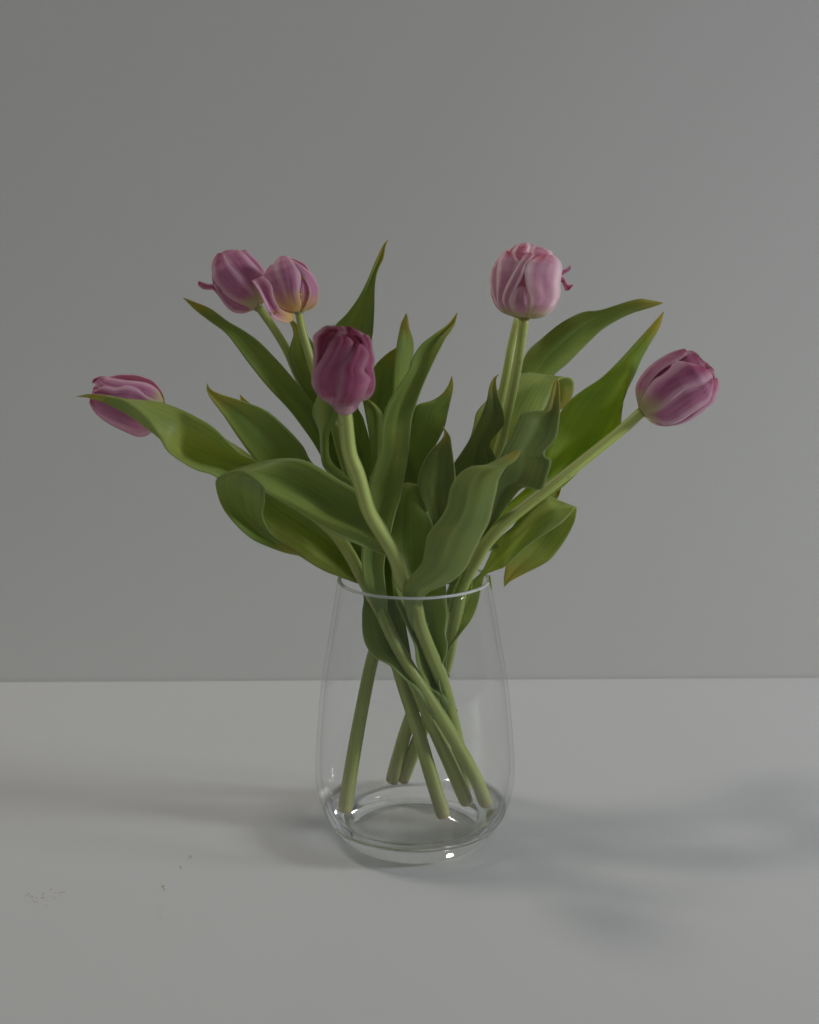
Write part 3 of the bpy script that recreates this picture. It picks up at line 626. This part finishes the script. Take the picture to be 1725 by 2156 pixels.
# arching dark leaf with a dry brown tip
leaf(5, [('P', 3.6, 950, 1150, 985, 1150), ('R3', 5.0, 120, 1650, 220, 1680), ('R3', 6.8, 250, 1300, 370, 1350), ('R3', 8.2, 320, 1080, 430, 1150), ('R3', 8.9, 345, 935, 560, 970), ('R3', 9.1, 395, 810, 650, 890), ('R3', 9.1, 480, 730, 725, 815), ('R3', 8.9, 610, 625, 805, 735), ('R3', 8.6, 745, 555, 885, 662), ('R3', 8.3, 860, 540, 985, 600), ('R3', 8.0, 960, 511, 1080, 556), ('R3', 7.8, 1060, 480, 1150, 535), ('R3', 7.7, 1130, 467, 1200, 520), ('R3', 7.7, 1200, 478, 1235, 508), ('R3', 7.7, 1273, 493)],
     M_LEAF, base=1175, seed=19, cup=-0.16)
# leaf folded over the rim, its tip hanging down outside the vase
leaf(6, [('R6', -0.6, 1070, 880, 1085, 850), ('R6', (-0.4, -1.0), 1092, 740, 1115, 708), ('R6', (-0.2, -1.4), 1112, 600, 1192, 598), ('R6', (0, -1.6), 1155, 480, 1278, 482), ('R6', (0, -1.6), 1205, 350, 1330, 352), ('R6', (0, -1.4), 1240, 240, 1352, 242), ('C3', (-0.8, -1.2), 450, 1200, 490, 1235), ('C3', (-1.4, -2.0), 530, 1050, 590, 1185), ('C3', (-1.8, -3.0), 640, 830, 735, 1122), ('C3', (-2.0, -3.6), 850, 650, 930, 930), ('C3', (-2.1, -3.8), 1030, 470, 1130, 785),
         ('C3', (-2.0, -3.6), 1150, 352, 1330, 660), ('C3', (-1.8, -3.1), 1195, 335, 1440, 560), ('C3', (-1.4, -2.4), 1270, 355, 1525, 462), ('C3', (-0.9, -1.5), 1300, 420, 1533, 510), ('C3', (-0.7, -1.1), 1270, 560, 1510, 625), ('C3', (-0.4, -1.0), 1080, 660, 1435, 780), ('C3', (-0.5, -1.0), 920, 820, 1330, 940), ('C3', (-0.8, -1.2), 800, 960, 1200, 1080), ('C3', -1.1, 735, 1120, 960, 1205), ('C3', -1.2, 707, 1280, 790, 1295), ('C3', -1.2, 712, 1366)],
     M_LEAF_PALE, base=1420, seed=20, cup=0.04, wav=0.0008)
# short leaf end showing under the slanting stem
leaf(6, [('C3', -0.6, 700, 800, 800, 850), ('C3', -0.4, 950, 480, 1060, 600), ('C3', -0.2, 1120, 310, 1240, 440), ('C3', 0, 1260, 235, 1325, 350), ('C3', 0, 1365, 228)],
     M_LEAF, base=1150, seed=21)
# leaf clasping the dark tulip's stem from behind, inside the vase
leaf(4, [('R6', -2.6, 1030, 1060, 1048, 1055, 1060, 1040), ('R6', (-2.8, -1.6, -2.5), 955, 1000, 1010, 980, 1032, 930), ('R6', (-3.2, -1.4, -2.6), 890, 880, 980, 870, 1042, 858), ('R6', (-3.6, -1.4, -2.6), 862, 790, 970, 780, 1085, 765), ('R6', (-3.7, -1.6, -2.6), 852, 690, 960, 690, 1096, 680), ('R6', (-3.7, -1.8, -2.6), 800, 560, 940, 570, 1080, 580), ('R6', (-3.7, -2.0, -2.6), 742, 430, 920, 440, 1096, 450), ('R6', (-3.6, -2.2, -2.6), 700, 330, 890, 330, 1091, 330), ('R6', (-3.5, -2.3, -2.6), 680, 200, 870, 200, 1080, 200),
         ('R5', (-3.0, -2.2, -2.4), 262, 920, 420, 920, 580, 920), ('R5', (-1.8, -2.1, -2.1), 225, 750, 420, 750, 560, 760), ('R5', (-1.6, -2, -2), 250, 600, 420, 610, 540, 640), ('R5', (-1.4, -1.8, -1.7), 290, 470, 400, 500, 510, 560), ('R5', (-1.2, -1.6, -1.4), 345, 372, 440, 415, 560, 500), ('R5', (-1.2, -1.4, -1.3), 470, 390, 530, 420, 590, 480), ('R5', -1.2, 640, 440)],
     M_LEAF, base=1500, seed=22)

# leaf tip hanging over the lip, and a yellow tip peeping over the dark leaf
leaf(6, [('C3', -1.4, 535, 1235, 552, 1232), ('C3', -1.4, 538, 1290, 560, 1286), ('C3', -1.4, 552, 1350, 566, 1348), ('C3', -1.4, 568, 1408)], M_LEAF_BRIGHT, seed=23, wav=0.0)
leaf(2, [('R1', 1.6, 1560, 1640, 1640, 1600), ('R1', 1.6, 1330, 1330, 1460, 1340), ('R1', 1.6, 1230, 1210, 1290, 1215), ('R1', 1.6, 1207, 1145)], M_LEAF_BRIGHT, base=1120, seed=24)

# ---- flowers ---------------------------------------------------------------
flower(6, 'H6', (262, 1215), (1470, 470), [(0, 120), (.04, 270), (.09, 380), (.2, 480), (.4, 562), (.58, 578), (.8, 520), (.9, 420), (.96, 300), (1, 170)], -1.2, 1.2, [
    (1.02, [(240, 1150, 290, 1225), (282, 980, 540, 1185), (380, 800, 720, 1060), (490, 660, 880, 930), (610, 592, 1040, 815), (735, 490, 1200, 770), (800, 395, 1350, 720), (900, 350, 1472, 640), (1100, 385, 1462, 560), (1250, 430, 1400, 490)]),
    (0.97, [(260, 1190, 330, 1275), (380, 1170, 500, 1360), (540, 1140, 720, 1425), (690, 1040, 925, 1370), (870, 890, 1135, 1230), (1040, 780, 1300, 1120), (1240, 720, 1425, 1015), (1390, 650, 1485, 800), (1440, 620, 1480, 680)]),
    (0.90, [(300, 1240, 360, 1300), (500, 1300, 560, 1395), (680, 1380, 800, 1442), (900, 1300, 1080, 1365), (1100, 1170, 1300, 1195), (1280, 1040, 1490, 1050), (1380, 900, 1560, 900), (1420, 760, 1587, 750), (1470, 630, 1565, 640)]),
    (0.96, [(215, 1120, 262, 1160), (167, 880, 320, 940), (190, 720, 420, 720), (310, 530, 540, 570), (480, 370, 700, 440), (700, 230, 860, 360), (880, 157, 1035, 240), (1000, 132, 1055, 200)]),
    (0.86, [(220, 1100, 330, 1100), (230, 780, 520, 760), (400, 560, 760, 560), (600, 440, 980, 440), (860, 320, 1200, 420), (1020, 190, 1320, 440), (1120, 170, 1330, 380), (1222, 232, 1330, 370)], dict(mat=M_PET_DARK)),
    (0.80, [(500, 700, 900, 700), (800, 420, 1300, 480), (1000, 330, 1440, 480), (1150, 290, 1490, 520), (1270, 310, 1500, 600), (1380, 400, 1500, 480)], dict(mat=M_PET_DARK)),
], M_PET_MAUVE, seed=6)

flower(4, 'H4', (700, 1540), (680, 170), [(0, 160), (.05, 330), (.12, 470), (.22, 535), (.4, 535), (.6, 512), (.75, 510), (.87, 470), (.95, 380), (1, 220)], -7.9, 2.2, [
    (1.07, [(640, 1690, 780, 1700), (545, 1600, 905, 1610), (500, 1500, 965, 1500), (560, 1380, 1045, 1380), (590, 1230, 1115, 1200), (620, 1060, 1152, 1075), (650, 900, 1050, 945), (710, 780, 1088, 830), (800, 640, 1122, 670), (870, 530, 1070, 560), (930, 478, 1000, 495)], dict(bul=0.002)),
    (1.02, [(470, 1520, 620, 1560), (430, 1480, 640, 1450), (270, 1370, 660, 1340), (185, 1220, 680, 1200), (165, 1030, 720, 1000), (255, 850, 760, 850), (350, 700, 820, 700), (440, 530, 850, 560), (540, 410, 850, 450), (620, 342, 770, 370)]),
    (0.94, [(300, 1380, 400, 1400), (180, 1230, 330, 1250), (158, 1080, 330, 1000), (212, 720, 420, 700), (192, 520, 500, 480), (185, 350, 600, 380), (280, 260, 690, 300), (400, 168, 640, 225)], dict(mat=M_PET_WINE)),
    (0.97, [(940, 1470, 1000, 1450), (1000, 1380, 1110, 1420), (1080, 1250, 1212, 1280), (1120, 1080, 1228, 1080), (1060, 880, 1192, 900), (1070, 700, 1228, 780), (1040, 560, 1192, 600), (1000, 430, 1165, 430), (920, 320, 1110, 335)]),
    (0.86, [(500, 900, 1050, 900), (560, 600, 1100, 620), (600, 400, 1120, 470), (640, 280, 1080, 380), (700, 215, 1000, 300), (740, 235, 860, 240)], dict(mat=M_PET_WINE)),
    (0.84, [(300, 900, 800, 900), (300, 500, 800, 520), (350, 300, 780, 350), (430, 190, 760, 240), (520, 175, 680, 200)], dict(mat=M_PET_WINE)),
], M_PET_DARK, seed=4)

flower(5, 'H5', (745, 1425), (830, 150), [(0, 140), (.03, 300), (.08, 440), (.2, 560), (.4, 610), (.6, 605), (.75, 550), (.87, 430), (.95, 300), (1, 170)], 2.6, 0.6, [
    (1.06, [(795, 1400, 870, 1425), (825, 1300, 1080, 1400), (855, 1150, 1250, 1260), (850, 1040, 1345, 1110), (800, 900, 1374, 980), (776, 750, 1372, 840), (768, 620, 1396, 680), (800, 490, 1407, 540), (920, 405, 1365, 435), (1080, 327, 1270, 355)]),
    (1.00, [(650, 1395, 800, 1405), (550, 1290, 860, 1320), (525, 1180, 900, 1220), (540, 1060, 880, 1080), (620, 940, 850, 930), (710, 865, 790, 850)], dict(bul=0.002)),
    (1.03, [(600, 1380, 690, 1395), (470, 1280, 600, 1320), (405, 1150, 540, 1180), (400, 1050, 548, 1070), (450, 900, 620, 930), (560, 690, 740, 690), (670, 500, 800, 500), (760, 350, 910, 380), (820, 300, 890, 310)]),
    (0.99, [(540, 1360, 640, 1390), (380, 1260, 520, 1300), (310, 1150, 440, 1180), (298, 1000, 430, 1030), (296, 800, 540, 830), (298, 600, 660, 600), (330, 430, 700, 470), (400, 310, 630, 400), (470, 262, 530, 315)]),
    (0.94, [(470, 1345, 580, 1385), (330, 1220, 440, 1260), (240, 1060, 360, 1080), (210, 930, 350, 950), (175, 770, 350, 780), (220, 590, 360, 600), (300, 475, 355, 480)]),
    (0.98, [(840, 1415, 920, 1432), (1000, 1370, 1080, 1400), (1130, 1280, 1220, 1310), (1250, 1130, 1330, 1150), (1310, 980, 1376, 1000), (1320, 880, 1372, 900)]),
    (0.93, [(560, 640, 860, 640), (550, 420, 860, 460), (548, 300, 850, 380), (575, 250, 845, 290), (640, 180, 862, 210), (720, 138, 830, 148)], dict(bul=0.003, mat=M_PET_FRILL)),
    (0.92, [(820, 640, 1250, 640), (860, 420, 1260, 460), (870, 290, 1245, 370), (880, 215, 1235, 300), (940, 180, 1120, 245)], dict(bul=0.003, mat=M_PET_FRILL)),
    (0.90, [(500, 1200, 900, 1200), (480, 1000, 950, 1000), (500, 800, 950, 800), (560, 600, 1000, 600), (650, 450, 1000, 450)]),
    (0.96, [(760, 640, 1000, 640), (800, 500, 1000, 480), (815, 430, 1000, 400), (870, 390, 975, 378)], dict(mat=M_PET_FRILL)),
    (0.88, [(420, 600, 700, 600), (460, 340, 660, 380), (490, 260, 660, 300), (560, 215, 650, 230), (620, 175, 650, 180)], dict(mat=M_PET_FRILL)),
    (0.84, [(700, 500, 1200, 500), (760, 300, 1180, 360), (820, 190, 1100, 260), (880, 180, 1000, 200)], dict(mat=M_PET_FRILL)),
], M_PET_PALE, seed=5, lift=1.4)

flower(7, 'H5', (720, 1310), (860, 330), [(0, 120), (.1, 330), (.3, 440), (.6, 440), (.85, 330), (1, 160)], 7.4, -0.6, [
    (1.0, [(650, 1290, 760, 1300), (500, 1050, 900, 1080), (480, 800, 950, 800), (560, 550, 950, 550), (700, 400, 850, 400)]),
    (0.95, [(720, 1300, 780, 1290), (850, 1050, 1080, 1000), (900, 800, 1200, 780), (900, 550, 1150, 560), (880, 420, 980, 420)]),
    (1.0, [(1150, 800, 1150, 860), (1300, 690, 1320, 770), (1410, 610, 1430, 680), (1490, 580, 1520, 625), (1550, 525, 1562, 580)], dict(fixed=-0.4)),
    (1.0, [(1150, 760, 1150, 850), (1300, 710, 1310, 800), (1390, 700, 1395, 800), (1445, 730, 1435, 870), (1510, 840, 1465, 945), (1603, 858, 1520, 952)], dict(fixed=[-0.2, -0.2, -0.2, -0.2, 0.1, 0.3])),
], M_PET_MAUVE, seed=7)

flower(2, 'H23', (835, 925), (340, 170), [(0, 80), (.06, 215), (.15, 300), (.3, 348), (.42, 366), (.6, 358), (.76, 320), (.9, 210), (1, 80)], 4.6, 0.6, [
    (1.02, [(760, 940, 850, 860), (600, 870, 810, 760), (450, 795, 740, 650), (330, 690, 640, 530), (245, 570, 540, 425), (207, 400, 460, 350), (225, 285, 410, 270), (295, 180, 355, 180)]),
    (0.98, [(790, 880, 900, 860), (690, 690, 930, 620), (560, 500, 920, 500), (440, 370, 840, 400), (370, 250, 730, 275), (340, 180, 640, 185), (430, 140, 560, 146)]),
    (0.90, [(860, 760, 960, 700), (840, 560, 960, 540), (800, 420, 940, 440), (720, 280, 850, 320), (610, 180, 735, 205), (600, 145, 680, 138)]),
    (0.95, [(770, 955, 830, 900), (620, 1003, 740, 880), (460, 960, 590, 840), (320, 790, 450, 760), (238, 610, 340, 650)]),
    (0.95, [(380, 780, 360, 830), (300, 690, 280, 740), (240, 608, 222, 682), (160, 604, 150, 680), (85, 582, 80, 668), (40, 562, 30, 625), (20, 580, 22, 605)], dict(fixed=[0.4, 0.4, 0.2, 0.2, 0.3, 0.3, 0.3], bul=0.0006)),
], M_PET_MAUVE, seed=2)

fl3, place3 = flower(3, 'H23', (1395, 985), (1170, 225), [(0, 80), (.05, 190), (.12, 260), (.25, 305), (.45, 325), (.62, 325), (.78, 275), (.9, 180), (1, 60)], 2.2, 0.8, [
    (1.03, [(1330, 985, 1400, 980), (1235, 860, 1425, 870), (1190, 730, 1400, 720), (1145, 600, 1418, 600), (1085, 470, 1418, 480), (1050, 360, 1385, 380), (1090, 280, 1315, 290), (1150, 222, 1230, 225)]),
    (0.99, [(1280, 975, 1340, 985), (1100, 880, 1280, 890), (1025, 720, 1220, 760), (955, 570, 1170, 620), (905, 500, 1130, 510), (950, 420, 1080, 400), (1010, 343, 1050, 345)]),
    (1.00, [(1430, 970, 1490, 975), (1480, 900, 1630, 890), (1530, 760, 1668, 720), (1520, 640, 1645, 590), (1460, 520, 1580, 470), (1410, 430, 1490, 400), (1310, 300, 1370, 315)]),
    (0.84, [(1390, 980, 1450, 975), (1400, 850, 1520, 850), (1400, 700, 1540, 740), (1410, 600, 1520, 620), (1420, 500, 1470, 540)]),
    (0.88, [(1300, 500, 1500, 560), (1250, 380, 1500, 460), (1280, 300, 1430, 380), (1290, 270, 1350, 300)]),
    (1.0, [(1332, 1090, 1310, 1005), (1240, 1132, 1220, 985), (1110, 1105, 1140, 940), (1010, 1030, 1085, 870), (940, 890, 1035, 750), (870, 740, 1022, 650), (800, 620, 975, 570), (758, 563, 890, 498)], dict(fixed=[0.6, 1.8, 2.6, 3.0, 3.2, 3.2, 3.1, 2.9], bul=-0.003)),
], M_PET_OPEN, seed=3)
# stamens of the opened tulip
for pts in ([(1400, 940), (1425, 830), (1410, 740), (1375, 715)], [(1450, 930), (1505, 840), (1525, 770), (1520, 715)], [(1100, 980), (1080, 990), (1065, 995), (1060, 990)]):
    P = [place3(x, y, 0.90, 0.0) for x, y in pts]
    if pts[0][0] < 1200: P = [place3(x, y, 1, 0.0, fixed=3.2) for x, y in pts]
    V, F = [], []
    n = 12; path = [Vector(catmull([tuple(p) for p in P], i/n*3)) for i in range(n+1)]
    for i, p in enumerate(path):
        t = (path[min(i+1, n)]-path[max(i-1, 0)]).normalized(); a1 = t.orthogonal().normalized(); a2 = t.cross(a1)
        r = 0.0007 if i < 7 else 0.0014 if i < n else 0.0005
        for k in range(8): V.append(p + (a1*math.cos(k*math.pi/4) + a2*math.sin(k*math.pi/4))*r)
    for i in range(n):
        for k in range(8): F.append((i*8+k, i*8+(k+1) % 8, (i+1)*8+(k+1) % 8, (i+1)*8+k))
    link('stamen', V, F, M_STAMEN, fl3)

flower(1, 'H1', (1035, 490), (210, 300), [(0, 90), (.06, 190), (.15, 260), (.3, 310), (.5, 310), (.7, 275), (.85, 225), (.94, 175), (1, 110)], 3.2, 0.8, [
    (1.0, [(1010, 470, 980, 600), (870, 440, 880, 765), (700, 400, 745, 805), (510, 370, 560, 735), (360, 330, 380, 640), (240, 310, 258, 540), (200, 350, 190, 425)]),
    (1.04, [(1020, 420, 1005, 490), (850, 350, 870, 470), (720, 250, 720, 460), (600, 222, 560, 440), (480, 250, 420, 410), (350, 230, 300, 380), (250, 295, 235, 330)]),
    (0.97, [(1030, 400, 1015, 440), (960, 270, 900, 400), (820, 190, 700, 340), (580, 160, 450, 310), (430, 137, 300, 270), (335, 115, 255, 205), (235, 150, 215, 188)]),
    (0.9, [(1020, 440, 1000, 500), (900, 300, 850, 500), (600, 260, 560, 500), (400, 240, 330, 430), (290, 240, 240, 360)]),
], M_PET_MAUVE, seed=1)

# ---- pollen fallen on the table ---------------------------------------------
V, F = [], []
spots = [(402, 1803, 3), (381, 1826, 5), (399, 1808, 2), (342, 1866, 6), (346, 1872, 4), (340, 1910, 2), (661, 1975, 1), (1400, 1756, 1), (1208, 1646, 1), (720, 2078, 1), (338, 1932, 2)]
for k in range(26): spots.append((random.gauss(85, 26), random.gauss(1888, 9), 1))
for x, y, n in spots:
    for _ in range(n):
        p = at_z(x + random.gauss(0, 2.5), y + random.gauss(0, 1.5), 0.0)
        r = random.uniform(0.00025, 0.0005)
        b = len(V)
        V += [p + Vector((r, 0, r*.7)), p + Vector((-r, 0, r*.7)), p + Vector((0, r, r*.7)), p + Vector((0, -r, r*.7)), p + Vector((0, 0, r*1.4)), p + Vector((0, 0, 0.00002))]
        for i, j in ((0, 2), (2, 1), (1, 3), (3, 0)): F += [(b+i, b+j, b+4), (b+j, b+i, b+5)]
pol = link('pollen', V, F, M_POLLEN, smooth=False)
pol['kind'] = 'stuff'; pol['label'] = 'fallen yellow pollen grains scattered on the white table'; pol['category'] = 'pollen'
